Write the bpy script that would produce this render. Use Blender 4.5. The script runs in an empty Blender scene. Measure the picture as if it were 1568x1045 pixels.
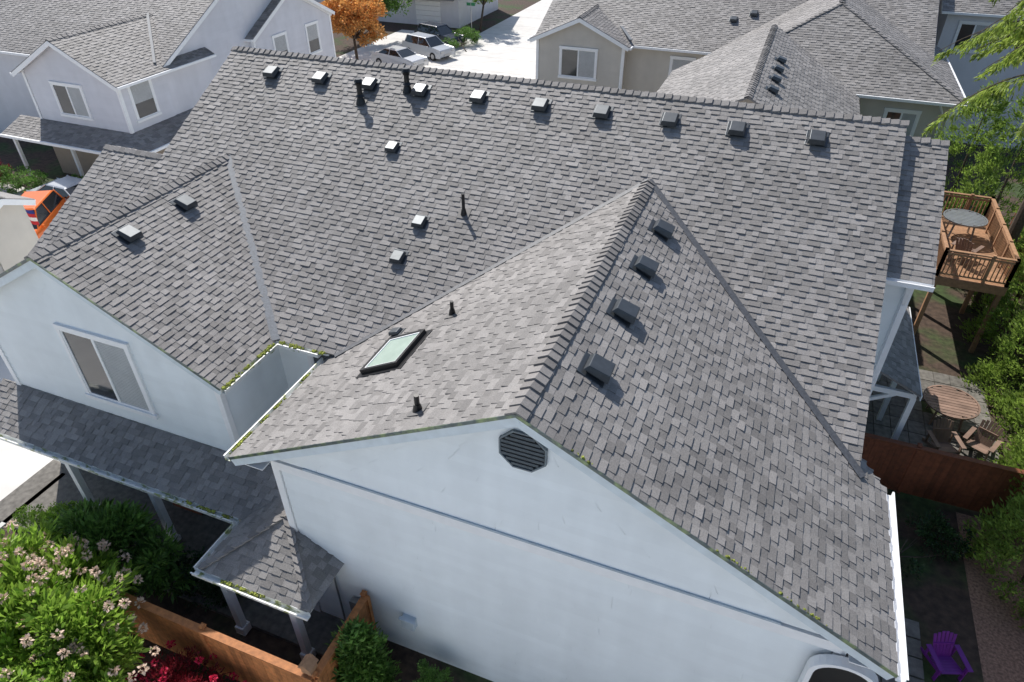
import bpy, math, random
import numpy as np
from mathutils import Vector, Matrix
random.seed(7); rng=np.random.default_rng(7)
scene=bpy.context.scene; COL=scene.collection

# ---------------------------------------------------------------- materials
def M(name,col,rough=.75,metal=0.,var=.12,scale=3.,island=0.,bump=0.,bscale=60.,spec=.5,trans=0.,big=0.,col2=None,c2amt=0.,c2scale=1.,streak=0.):
    m=bpy.data.materials.new(name); m.use_nodes=True
    nt=m.node_tree; N=nt.nodes; L=nt.links
    b=N['Principled BSDF']; out=N['Material Output']
    b.inputs['Roughness'].default_value=rough; b.inputs['Metallic'].default_value=metal
    b.inputs['Specular IOR Level'].default_value=spec
    geo=N.new('ShaderNodeNewGeometry')
    rgb=N.new('ShaderNodeRGB'); rgb.outputs[0].default_value=(*col,1)
    cur=rgb.outputs[0]
    if col2:
        n2=N.new('ShaderNodeTexNoise'); n2.inputs['Scale'].default_value=c2scale; n2.inputs['Detail'].default_value=6
        L.new(geo.outputs['Position'],n2.inputs['Vector'])
        mr=N.new('ShaderNodeMapRange'); mr.inputs[1].default_value=.62-c2amt*.35; mr.inputs[2].default_value=.72-c2amt*.3
        L.new(n2.outputs[0],mr.inputs[0])
        mx=N.new('ShaderNodeMixRGB'); mx.inputs[2].default_value=(*col2,1)
        L.new(mr.outputs[0],mx.inputs[0]); L.new(cur,mx.inputs[1]); cur=mx.outputs[0]
    def hsv(fac,amt,cur):
        mr=N.new('ShaderNodeMapRange'); mr.inputs[3].default_value=1-amt; mr.inputs[4].default_value=1+amt
        L.new(fac,mr.inputs[0]); h=N.new('ShaderNodeHueSaturation')
        L.new(mr.outputs[0],h.inputs['Value']); L.new(cur,h.inputs['Color']); return h.outputs[0]
    def noise(s,d=5,lo=.3,hi=.7,sc=None):
        n=N.new('ShaderNodeTexNoise'); n.inputs['Scale'].default_value=s; n.inputs['Detail'].default_value=d
        if sc:
            mp=N.new('ShaderNodeMapping'); mp.inputs['Scale'].default_value=sc; L.new(geo.outputs['Position'],mp.inputs['Vector']); L.new(mp.outputs[0],n.inputs['Vector'])
        else: L.new(geo.outputs['Position'],n.inputs['Vector'])
        mr=N.new('ShaderNodeMapRange'); mr.inputs[1].default_value=lo; mr.inputs[2].default_value=hi
        L.new(n.outputs[0],mr.inputs[0]); return mr.outputs[0]
    if var: cur=hsv(noise(scale),var,cur)
    if big: cur=hsv(noise(.35,3),big,cur)
    if streak: cur=hsv(noise(1.,4,.35,.65,(1.3,1.3,.12)),streak,cur)
    if island: cur=hsv(geo.outputs['Random Per Island'],island,cur)
    L.new(cur,b.inputs['Base Color'])
    if bump:
        n=N.new('ShaderNodeTexNoise'); n.inputs['Scale'].default_value=bscale; n.inputs['Detail'].default_value=4
        L.new(geo.outputs['Position'],n.inputs['Vector'])
        bp=N.new('ShaderNodeBump'); bp.inputs['Strength'].default_value=bump; bp.inputs['Distance'].default_value=.02
        L.new(n.outputs[0],bp.inputs['Height']); L.new(bp.outputs[0],b.inputs['Normal'])
    if trans:
        t=N.new('ShaderNodeBsdfTranslucent'); L.new(cur,t.inputs['Color'])
        mx=N.new('ShaderNodeMixShader'); mx.inputs[0].default_value=trans
        L.new(b.outputs[0],mx.inputs[1]); L.new(t.outputs[0],mx.inputs[2]); L.new(mx.outputs[0],out.inputs['Surface'])
    return m

SH=M('asphalt_shingle',(.250,.236,.226),.6,var=.18,scale=42,island=.27,bump=.55,bscale=120,big=.12,spec=.5)
CAP=M('ridge_cap_shingle',(.225,.212,.204),.65,var=.15,scale=38,island=.24,bump=.5,bscale=120,spec=.4)
SID=M('pale_blue_siding',(.84,.885,.90),.5,var=.03,scale=2,island=.018,big=.03,streak=.035)
SID2=M('lilac_gray_siding',(.70,.70,.74),.6,var=.03,scale=2,island=.02,streak=.03)
BEI=M('beige_siding',(.58,.54,.48),.6,var=.04,scale=2,island=.02,streak=.04)
TAN=M('tan_siding',(.42,.34,.27),.7,var=.05)
TRIM=M('white_trim',(.90,.905,.91),.45,var=.03,scale=6)
FLASH_SHADE=M('flashing_shadow_blue',(.42,.50,.57),.5,metal=.1,var=.1)  # colour carries the shadow line over the trim band
VAL=M('valley_metal',(.095,.10,.11),.55,metal=.2,var=.25,scale=20,bump=.3)
VALL=M('valley_metal_light',(.17,.185,.205),.65,metal=.05,var=.2,scale=20)
VENT=M('painted_vent_metal',(.075,.085,.095),.43,metal=.55,var=.12,scale=8,spec=.7)
BLK=M('black_abs_pipe',(.012,.012,.013),.4,var=.1)
LEAD=M('lead_flashing',(.16,.155,.15),.6,metal=.2,var=.15)
GLS=M('window_glass',(.035,.04,.045),.06,spec=.8,var=.3,scale=.8)
SKY=M('skylight_glass',(.40,.50,.43),.08,spec=.7,var=.06)
BLD=M('window_blind',(.5,.51,.51),.8,var=.06)
LOUV=M('louver_wood',(.07,.09,.105),.7,var=.2,scale=12)
MOSS=M('roof_moss',(.24,.27,.05),.95,var=.4,scale=25,island=.35)
WOOD=M('cedar_fence_wood',(.50,.20,.07),.7,var=.25,scale=9,island=.25,bump=.3)
WOODR=M('red_stained_wood',(.20,.065,.03),.6,var=.25,scale=9,island=.2,bump=.3)
WOODD=M('deck_wood',(.36,.20,.11),.7,var=.2,scale=9,island=.2)
CONC=M('concrete',(.66,.64,.61),.85,var=.08,scale=1.3,bump=.2,big=.07)
KERB=M('kerb_concrete',(.6,.59,.56),.85,var=.1)
SOIL=M('soil_ground',(.075,.05,.036),.95,var=.4,scale=5,bump=.9,bscale=14,col2=(.045,.07,.022),c2amt=.35,c2scale=.45)
BARK=M('bark_mulch',(.30,.18,.125),.95,var=.45,scale=16,bump=1.,bscale=30)
PAVE=M('patio_paver',(.16,.15,.135),.9,var=.3,scale=7,bump=.4,bscale=25,island=.2)
TRK=M('tree_bark',(.10,.075,.055),.95,var=.3,scale=12,bump=.7,bscale=30)
LF_B=M('leaf_bright',(.27,.43,.06),.5,var=.3,scale=2.5,island=.45,trans=.5)
LF_G=M('leaf_green',(.13,.25,.05),.5,var=.3,scale=2.5,island=.45,trans=.35)
LF_D=M('leaf_dark',(.035,.08,.025),.45,var=.3,scale=2.5,island=.45,trans=.25)
LF_A=M('arborvitae_foliage',(.26,.38,.07),.6,var=.35,scale=2.5,island=.4,trans=.45)
LF_C=M('cedar_foliage',(.33,.43,.08),.6,var=.3,scale=2.5,island=.4,trans=.5)
LF_O=M('leaf_orange',(.72,.38,.12),.6,var=.3,scale=2.5,island=.4,trans=.4)
LF_R=M('leaf_red',(.24,.02,.03),.5,var=.3,scale=2.5,island=.5,trans=.3)
FLW=M('blossom_cream',(.78,.60,.48),.7,var=.12,scale=9,island=.22,trans=.2)
FLR=M('blossom_red',(.70,.03,.10),.6,var=.15,scale=9,island=.3,trans=.3)
PURP=M('purple_plastic',(.16,.02,.24),.45,var=.08)
BRN=M('brown_chair_wood',(.26,.17,.13),.6,var=.2,island=.2)
GRAYM=M('gray_metal',(.36,.37,.38),.4,metal=.6,var=.1)
TIRE=M('tire_rubber',(.02,.02,.02),.8)
CGL=M('car_glass',(.02,.025,.03),.05,spec=.9,var=0)

# ---------------------------------------------------------------- mesh tools
class MB:
    def __init__(s): s.v=[]; s.f=[]; s.T=Matrix.Identity(4)
    def add(s,vs,fs):
        o=len(s.v); T=s.T
        s.v+= [tuple(T@Vector(p)) for p in vs]; s.f+=[tuple(i+o for i in f) for f in fs]
    def box(s,x0,x1,y0,y1,z0,z1):
        s.add([(x0,y0,z0),(x1,y0,z0),(x1,y1,z0),(x0,y1,z0),(x0,y0,z1),(x1,y0,z1),(x1,y1,z1),(x0,y1,z1)],
              [(0,3,2,1),(4,5,6,7),(0,1,5,4),(1,2,6,5),(2,3,7,6),(3,0,4,7)])
    def frus(s,a,z0,b,z1,cx=0,cy=0,ay=None,by=None):
        ay=ay or a; by=by or b
        s.add([(cx-a,cy-ay,z0),(cx+a,cy-ay,z0),(cx+a,cy+ay,z0),(cx-a,cy+ay,z0),(cx-b,cy-by,z1),(cx+b,cy-by,z1),(cx+b,cy+by,z1),(cx-b,cy+by,z1)],
              [(0,3,2,1),(4,5,6,7),(0,1,5,4),(1,2,6,5),(2,3,7,6),(3,0,4,7)])
    def beam(s,p0,p1,w,h,up=(0,0,1),off=0.):
        p0=Vector(p0);p1=Vector(p1);d=(p1-p0).normalized();u=Vector(up);sd=d.cross(u)
        if sd.length<1e-4: sd=Vector((1,0,0))
        sd.normalize(); u2=sd.cross(d).normalized()
        vs=[]
        for p in (p0,p1):
            for a,b in((-.5,-.5),(.5,-.5),(.5,.5),(-.5,.5)): vs.append(tuple(p+sd*w*a+u2*(h*b+off)))
        s.add(vs,[(0,1,2,3),(7,6,5,4),(0,4,5,1),(1,5,6,2),(2,6,7,3),(3,7,4,0)])
    def cyl(s,p0,p1,r0,r1=None,n=12,cap=True):
        r1=r0 if r1 is None else r1
        p0=Vector(p0);p1=Vector(p1);d=(p1-p0).normalized()
        a=d.cross(Vector((0,0,1)) if abs(d.z)<.9 else Vector((1,0,0))).normalized(); b=d.cross(a)
        vs=[]
        for p,r in((p0,r0),(p1,r1)):
            for i in range(n):
                t=2*math.pi*i/n; vs.append(tuple(p+a*r*math.cos(t)+b*r*math.sin(t)))
        fs=[(i,(i+1)%n,n+(i+1)%n,n+i) for i in range(n)]
        if cap: fs+=[tuple(range(n))[::-1],tuple(range(n,2*n))]
        s.add(vs,fs)
    def build(s,name,mat,parent=None,smooth=False,bevel=0):
        return mk(name,s.v,s.f,mat,parent,smooth,bevel)
def mk(name,v,f,mat,parent=None,smooth=False,bevel=0):
    me=bpy.data.meshes.new(name); me.from_pydata(v,[],f); me.update()
    o=bpy.data.objects.new(name,me); COL.objects.link(o)
    if mat: me.materials.append(mat)
    if smooth:
        for p in me.polygons: p.use_smooth=True
    if bevel:
        b=o.modifiers.new('bevel','BEVEL'); b.width=bevel; b.segments=2; b.limit_method='ANGLE'
    if parent:
        o.parent=parent; o.matrix_parent_inverse=Matrix.Translation(-Vector(parent.location))
    return o
def E(name,loc=(0,0,0)):
    e=bpy.data.objects.new(name,None); e.location=loc; e.empty_display_size=.3; COL.objects.link(e); return e

def interval(poly,t):
    xs=[]
    n=len(poly)
    for i in range(n):
        (u0,v0),(u1,v1)=poly[i],poly[(i+1)%n]
        if (v0-t)*(v1-t)<=0 and abs(v1-v0)>1e-9: xs.append(u0+(u1-u0)*(t-v0)/(v1-v0))
    return (min(xs),max(xs)) if len(xs)>1 else None

def roof(parent,name,O,U,S,poly,expo=.145,mat=None,thick=.05,seg=True,tw=(.13,.30),lip=.027):
    """poly: (u,v) metres along eave U and up-slope S from O"""
    mat=mat or SH
    O=Vector(O);U=Vector(U).normalized();S=Vector(S).normalized();Nn=U.cross(S)
    if Nn.z<0: Nn=-Nn
    P=lambda u,v,h: tuple(O+U*u+S*v+Nn*h)
    V=[];F=[]
    n=len(poly)
    V+= [P(u,v,0) for u,v in poly]+[P(u,v,-thick) for u,v in poly]
    F.append(tuple(range(n))); F.append(tuple(range(n,2*n))[::-1])
    F+=[(i,(i+1)%n,n+(i+1)%n,n+i) for i in range(n)]
    if seg:
        vmax=max(v for u,v in poly); v=0.
        while v<vmax-.02:
            v1=min(v+expo,vmax)
            iv=interval(poly,(v+v1)/2)
            if iv:
                u=iv[0]; hi=random.random()<.5
                while u<iv[1]-1e-3:
                    w=random.uniform(*tw)*(1. if hi else .8); u1=min(u+w,iv[1])
                    h1=lip if hi else lip*.5; h0=.004
                    if hi: h0+=.004
                    if random.random()<.03: h1+=.008
                    dv=random.uniform(-.006,.004) if hi else 0
                    o=len(V)
                    V+=[P(u,v+dv,0),P(u1,v+dv,0),P(u1,v+dv,h1),P(u,v+dv,h1),P(u1,v1+.01,h0),P(u,v1+.01,h0),P(u,v1,0),P(u1,v1,0)]
                    F+=[(o,o+1,o+2,o+3),(o+3,o+2,o+4,o+5)]
                    if hi: F+=[(o,o+3,o+5,o+6),(o+1,o+7,o+4,o+2)]
                    u=u1; hi=not hi
            v=v1
    return mk(name,V,F,mat,parent)

def caps(parent,name,p0,p1,dA,dB,w=.16,step=.2,mat=None):
    p0=Vector(p0);p1=Vector(p1);d=(p1-p0);Ln=d.length;d.normalize();dA=Vector(dA).normalized();dB=Vector(dB).normalized()
    up=Vector((0,0,1)); V=[];F=[];t=0.
    while t<Ln-.03:
        t1=min(t+step+.03,Ln+.02); h1=.064+random.uniform(-.008,.010); h0=.03; wa=w+random.uniform(-.012,.012)
        a=p0+d*t; b=p0+d*t1
        o=len(V)
        q=[a+up*h1,a+dA*wa+up*h1,a+dB*wa+up*h1,b+up*h0,b+dA*wa+up*h0,b+dB*wa+up*h0]
        q+=[x-up*.035 for x in q]
        V+=[tuple(x) for x in q]
        F+=[(o,o+3,o+4,o+1),(o,o+2,o+5,o+3),(o,o+1,o+7,o+6),(o,o+6,o+8,o+2),(o+1,o+4,o+10,o+7),(o+2,o+8,o+11,o+5)]
        t+=step
    return mk(name,V,F,mat or CAP,parent)

def prism(parent,name,axis,a0,a1,prof,mat):
    n=len(prof)
    g=(lambda a,p:(a,p[0],p[1])) if axis=='x' else (lambda a,p:(p[0],a,p[1]))
    V=[g(a0,p) for p in prof]+[g(a1,p) for p in prof]
    F=[tuple(range(n)),tuple(range(n,2*n))[::-1]]+[(i,(i+1)%n,n+(i+1)%n,n+i) for i in range(n)]
    return mk(name,V,F,mat,parent)

def siding(parent,name,O,U,Nn,poly,mat,expo=.18,lip=.024,z0=None):
    O=Vector(O);U=Vector(U);Nn=Vector(Nn);V=[];F=[]
    zmin=min(p[1] for p in poly);zmax=max(p[1] for p in poly);z=zmin
    while z<zmax-.01:
        z1=min(z+expo,zmax)
        a=interval(poly,z+1e-4);b=interval(poly,z1-1e-4)
        if a and b:
            cuts=[0.];Lw=a[1]-a[0];x=random.uniform(.5,3.6)
            while x<Lw-.3: cuts.append(x/Lw); x+=3.66
            cuts.append(1.)
            for i in range(len(cuts)-1):
                g=.005/max(Lw,.1) if i>0 else 0
                c0=cuts[i]+g;c1=cuts[i+1]
                A=a[0]+(a[1]-a[0])*c0;B=a[0]+(a[1]-a[0])*c1
                Cc=b[0]+(b[1]-b[0])*c0;D=b[0]+(b[1]-b[0])*c1
                up=Vector((0,0,1));o=len(V)
                V+=[tuple(O+U*A+up*z),tuple(O+U*B+up*z),tuple(O+U*A+up*z+Nn*lip),tuple(O+U*B+up*z+Nn*lip),tuple(O+U*D+up*z1+Nn*.003),tuple(O+U*Cc+up*z1+Nn*.003)]
                F+=[(o,o+1,o+3,o+2),(o+2,o+3,o+4,o+5)]
        z=z1
    return mk(name,V,F,mat,parent)

def frame(O,U,S):
    U=Vector(U).normalized();S=Vector(S).normalized();N=U.cross(S)
    if N.z<0 and abs(N.z)>.01: U=-U; N=U.cross(S)
    return Matrix((( U.x,S.x,N.x,O[0]),(U.y,S.y,N.y,O[1]),(U.z,S.z,N.z,O[2]),(0,0,0,1)))
def boxvent(parent,O,U,S,s=1.):
    b=MB(); b.T=frame(O,U,S)
    b.box(-.25*s,.25*s,-.2*s,.28*s,.012,.03)
    b.box(-.15*s,.15*s,-.15*s,.15*s,.03,.10*s)
    b.add([(-.2*s,-.23*s,.09*s),(.2*s,-.23*s,.09*s),(.2*s,.2*s,.07*s),(-.2*s,.2*s,.07*s),
           (-.165*s,-.19*s,.22*s),(.165*s,-.19*s,.22*s),(.165*s,.16*s,.17*s),(-.165*s,.16*s,.17*s)],
          [(0,3,2,1),(4,5,6,7),(0,1,5,4),(1,2,6,5),(2,3,7,6),(3,0,4,7)])
    b.build('roof_vent',VENT,parent,bevel=.012)
def pipe(parent,O,U,S,h=.45,r=.045,cap=False):
    b=MB(); T=frame(O,U,S); b.T=T
    b.box(-.15,.15,-.13,.18,.012,.028); b.build('pipe_flashing',LEAD,parent)
    b=MB(); b.cyl(O,(O[0],O[1],O[2]+.16),r*2.0,r*1.25,14)
    if cap: b.cyl((O[0],O[1],O[2]+.2),(O[0],O[1],O[2]+.26),r*1.7,r*1.1,14)
    b.build('pipe_boot',BLK,parent)
    b=MB(); b.cyl(O,(O[0],O[1],O[2]+h),r,r,14)
    if cap:
        b.cyl((O[0],O[1],O[2]+h-.10),(O[0],O[1],O[2]+h-.03),r*1.2,r*1.6,14); b.cyl((O[0],O[1],O[2]+h),(O[0],O[1],O[2]+h+.07),r*1.75,r*1.2,14)
    b.build('vent_pipe',BLK,parent)

def window(parent,O,U,Nn,w,h,split=True,blind=True):
    U=Vector(U);Nn=Vector(Nn)
    T=Matrix(((U.x,Nn.x,0,O[0]),(U.y,Nn.y,0,O[1]),(U.z,Nn.z,1,O[2]),(0,0,0,1)))
    b=MB();b.T=T;t=.11
    b.box(-t,0,-.01,.06,-.002,h);b.box(w,w+t,-.01,.06,-.002,h);b.box(-t-.02,w+t+.02,-.01,.065,h+.001,h+.13)
    b.box(-t-.04,w+t+.04,-.01,.09,-.13,-.004)
    b.box(.001,.05,.0,.045,.05,h-.05);b.box(w-.05,w-.001,.0,.045,.05,h-.05);b.box(.001,w-.001,0,.045,0,.05);b.box(.001,w-.001,0,.045,h-.05,h-.001)
    if split: b.box(w/2-.04,w/2+.04,0,.05,.051,h-.051)
    b.build('window_trim',TRIM,parent,bevel=.006)
    g=MB();g.T=T;g.box(.03,w-.03,-.01,.024,.03,h-.03);g.build('window_glass',GLS,parent)
    if blind:
        g=MB();g.T=T
        a=w/2+.04 if split else .05
        z=h-.06
        zb=.06 if split else h*.45
        while z>zb:
            g.box(a,w-.05,.025,.029,z-.045,z); z-=.052
        g.build('window_blind',BLD,parent)

# ---------------------------------------------------------------- foliage tools
def rnd_dirs(n):
    d=rng.normal(size=(n,3)); return d/np.linalg.norm(d,axis=1)[:,None]
def leafmesh(name,P,D,Ln,W,mat,parent):
    n=len(P); L=Ln*rng.uniform(.6,1.25,n)[:,None]; Wd=W*rng.uniform(.7,1.2,n)[:,None]
    D=D/np.linalg.norm(D,axis=1)[:,None]
    s=np.cross(D,rnd_dirs(n)); s/=np.linalg.norm(s,axis=1)[:,None]
    nn=np.cross(D,s)
    v=np.empty((n,4,3)); v[:,0]=P; v[:,1]=P+D*L*.5+s*Wd*.5+nn*L*.08; v[:,2]=P+D*L; v[:,3]=P+D*L*.5-s*Wd*.5+nn*L*.08
    me=bpy.data.meshes.new(name); me.vertices.add(n*4); me.vertices.foreach_set('co',v.reshape(-1))
    me.loops.add(n*4); me.loops.foreach_set('vertex_index',np.arange(n*4,dtype=np.int32))
    me.polygons.add(n); me.polygons.foreach_set('loop_start',np.arange(0,n*4,4,dtype=np.int32))
    try: me.polygons.foreach_set('loop_total',np.full(n,4,dtype=np.int32))
    except Exception: pass
    me.update(calc_edges=True); me.validate()
    o=bpy.data.objects.new(name,me); COL.objects.link(o); me.materials.append(mat)
    if parent: o.parent=parent; o.matrix_parent_inverse=Matrix.Translation(-Vector(parent.location))
    return o
def clumps(blobs,nc,cr,nl,shell=.45,updir=.3):
    B=np.array([list(b[0])+list(b[1]) for b in blobs]); vol=B[:,3]*B[:,4]*B[:,5]; vol=vol/vol.sum()
    k=rng.choice(len(B),nc,p=vol); d=rnd_dirs(nc); r=rng.uniform(0,1,nc)**shell
    cc=B[k,:3]+d*B[k,3:]*r[:,None]
    j=rng.integers(0,nc,nl); dd=rnd_dirs(nl); cs=cr*rng.uniform(.5,1.3,nc)
    P=cc[j]+dd*cs[j][:,None]*(rng.uniform(0,1,nl)**.5)[:,None]*np.array([1,1,.7])
    out=(cc[j]-B[k][j,:3]); out/= (np.linalg.norm(out,axis=1)[:,None]+1e-6)
    D=dd*.8+out*.5+rnd_dirs(nl)*.5; D[:,2]+=updir
    return P,D,cc
def plant(name,base,blobs,nc,cr,nl,Ln,W,mat,trunk=.08,limbs=8,flower=None,updir=.3,shell=.45):
    e=E(name,base)
    P,D,cc=clumps(blobs,nc,cr,nl,shell,updir)
    keep=P[:,2]>base[2]+.02
    leafmesh('foliage',P[keep],D[keep],Ln,W,mat,e)
    b=MB(); base=Vector(base); zc=sum(x[0][2] for x in blobs)/len(blobs)
    cx=sum(x[0][0] for x in blobs)/len(blobs); cy=sum(x[0][1] for x in blobs)/len(blobs)
    mid=base.lerp(Vector((cx,cy,zc)),.55)
    b.cyl(base,mid,trunk,trunk*.7,9); b.cyl(mid,(cx,cy,zc+.2),trunk*.7,trunk*.35,8)
    for i in rng.choice(len(cc),min(limbs,len(cc)),replace=False):
        p=Vector(cc[i]); q=mid.lerp(p,.5)+Vector((0,0,-.1)); b.cyl(mid,q,trunk*.45,trunk*.28,6); b.cyl(q,p,trunk*.28,trunk*.08,6)
    b.build('trunk',TRK,e,smooth=True)
    if flower:
        mt,nf,ncl,fs=flower
        d=rnd_dirs(ncl); d[:,2]=abs(d[:,2])*1.2
        B=np.array([list(x[0])+list(x[1]) for x in blobs]); k=rng.integers(0,len(B),ncl)
        d/=np.linalg.norm(d,axis=1)[:,None]
        fc=B[k,:3]+d*(B[k,3:]*1.03+.12)
        j=rng.integers(0,ncl,nf); dd=rnd_dirs(nf)
        leafmesh('blossoms',fc[j]+dd*fs*.6,dd,fs,fs*.8,mt,e)
    return e
def arbor(name,base,h,r,n=9000,mat=None):
    e=E(name,base); b=MB(); b.cyl(base,(base[0],base[1],base[2]+h*.9),.09,.02,8); b.build('trunk',TRK,e,smooth=True)
    nc=260; z=rng.uniform(.03,1,nc)**1.15; th=rng.uniform(0,2*math.pi,nc)
    prof=r*(1-z**2.0)**.75*(1+.18*np.sin(th*3+z*7))*rng.uniform(.75,1.12,nc)
    cc=np.stack([base[0]+np.cos(th)*prof*.85,base[1]+np.sin(th)*prof*.85,base[2]+z*h],1)
    j=rng.integers(0,nc,n); dd=rnd_dirs(n)
    P=cc[j]+dd*rng.uniform(0,1,n)[:,None]*.30
    D=np.stack([np.cos(th[j])*.7,np.sin(th[j])*.7,np.full(n,.75)],1)+rnd_dirs(n)*.6
    leafmesh('foliage',P,D,.17,.055,mat or LF_A,e); return e
def cedar(name,base,h,R,zlo):
    e=E(name,base); b=MB(); b.cyl(base,(base[0],base[1],h),.24,.03,10)
    Ps=[];Ds=[]
    for i in range(120):
        z=rng.uniform(zlo,h-.3); L=R*(1-(z/h)**3)*rng.uniform(.65,1.1)+.5; th=rng.uniform(0,2*math.pi)
        p=Vector((base[0],base[1],z)); pts=[p]
        for k in range(1,9):
            t=k/8; pts.append(Vector((base[0]+math.cos(th)*L*t,base[1]+math.sin(th)*L*t,z+.55*math.sin(t*1.7)*L*.35-t*t*L*.42)))
        for k in range(8):
            b.cyl(pts[k],pts[k+1],.035*(1-k/9)+.006,.035*(1-(k+1)/9)+.006,5,cap=False)
            m=int(16+10*(1-abs(k-4)/4))*4
            t=rng.uniform(0,1,m)[:,None]; a=np.array(pts[k]);c=np.array(pts[k+1]); q=a+(c-a)*t
            side=np.array([-math.sin(th),math.cos(th),0]); o=rng.uniform(-1,1,m)[:,None]
            wd=.5*math.sin(math.pi*min(1,(k+1)/9+.1)); q=q+side*o*wd; q[:,2]-=(abs(o[:,0])*.22)+rng.uniform(0,.2,m)
            Ps.append(q); Ds.append(side*o*1.0+np.array([math.cos(th)*.5,math.sin(th)*.5,-.9])+rnd_dirs(m)*.35)
    b.build('trunk',TRK,e); leafmesh('foliage',np.concatenate(Ps),np.concatenate(Ds),.22,.055,LF_C,e)

def fence(name,p0,p1,h,mat,bw=.14):
    p0=Vector((*p0,0));p1=Vector((*p1,0)); e=E(name,p0); d=p1-p0;L=d.length;d.normalize();n=Vector((-d.y,d.x,0));b=MB()
    TT=Matrix(((d.x,n.x,0,p0.x),(d.y,n.y,0,p0.y),(0,0,1,0),(0,0,0,1))); b.T=TT
    x=0.
    while x<L-.03:
        x1=min(x+bw,L); b.box(x+.003,x1-.003,-.01+random.uniform(-.003,.003),.012,.04,h-.1+random.uniform(-.008,.008)); x=x1
    b.build('boards',mat,e)
    b=MB(); b.T=TT
    k=max(1,round(L/2.2))
    for i in range(k+1):
        x=L*i/k; b.box(x-.05,x+.05,.013,.11,0,h+.02); b.frus(.065,h+.02,.03,h+.07,cx=x,cy=.06)
        b.box(x-.045,x+.045,-.05,-.0145,0,h-.1)
    b.box(0,L,-.05,.0125,h-.095,h-.06); b.box(-.01,L+.01,-.07,.09,h-.058,h-.02)
    b.box(0,L,.014,.05,.3,.39); b.box(0,L,.014,.05,h-.35,h-.26)
    b.build('posts_and_rails',mat,e); return e

def adirondack(name,loc,rot,mat,sc=1.):
    e=E(name,loc); b=MB(); b.T=Matrix.Translation(loc)@Matrix.Rotation(rot,4,'Z')@Matrix.Scale(sc,4)
    for i in range(6):
        y=-.28+i*.09; z=.36-i*.022; b.box(-.27,.27,y-.038,y+.038,z,z+.02)
    for i in range(6):
        x=-.23+i*.092; h=.72+.10*(1-abs(i-2.5)/2.5)
        b.beam((x*.85,.2,.24),(x*1.12,.2+h*.36,.24+h*.93),.08,.02,up=(0,-1,.4))
    b.box(-.26,.26,.335,.365,.62,.69)
    for s in(-1,1):
        b.box(s*.36-.065,s*.36+.065,-.36,.36,.56,.585)
        b.box(s*.33-.02,s*.33+.02,-.31,-.22,0,.56)
        b.beam((s*.29,-.3,.34),(s*.29,.55,.05),.025,.11)
        b.box(s*.34-.02,s*.34+.02,.28,.34,.18,.56)
    b.build('slatted_chair',mat,e,bevel=.004)

def patio_table(name,loc,r,mat):
    e=E(name,loc); b=MB(); z=loc[2]+.73
    n=11
    for i in range(n):
        y=-r+(i+.5)*2*r/n; w=math.sqrt(max(.01,(r-.04)**2-y*y)); b.box(loc[0]-w,loc[0]+w,loc[1]+y-r/n*.85,loc[1]+y+r/n*.85,z,z+.025)
    m=28
    for i in range(m):
        a=2*math.pi*i/m;c=2*math.pi*(i+1)/m
        b.beam((loc[0]+r*math.cos(a),loc[1]+r*math.sin(a),z+.01),(loc[0]+r*math.cos(c),loc[1]+r*math.sin(c),z+.01),.05,.05)
    for a in(.8,2.4,3.9,5.5):
        b.beam((loc[0]+r*.6*math.cos(a),loc[1]+r*.6*math.sin(a),z),(loc[0]+r*.75*math.cos(a),loc[1]+r*.75*math.sin(a),loc[2]),.05,.05)
    b.build('slatted_table',mat,e)

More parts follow.
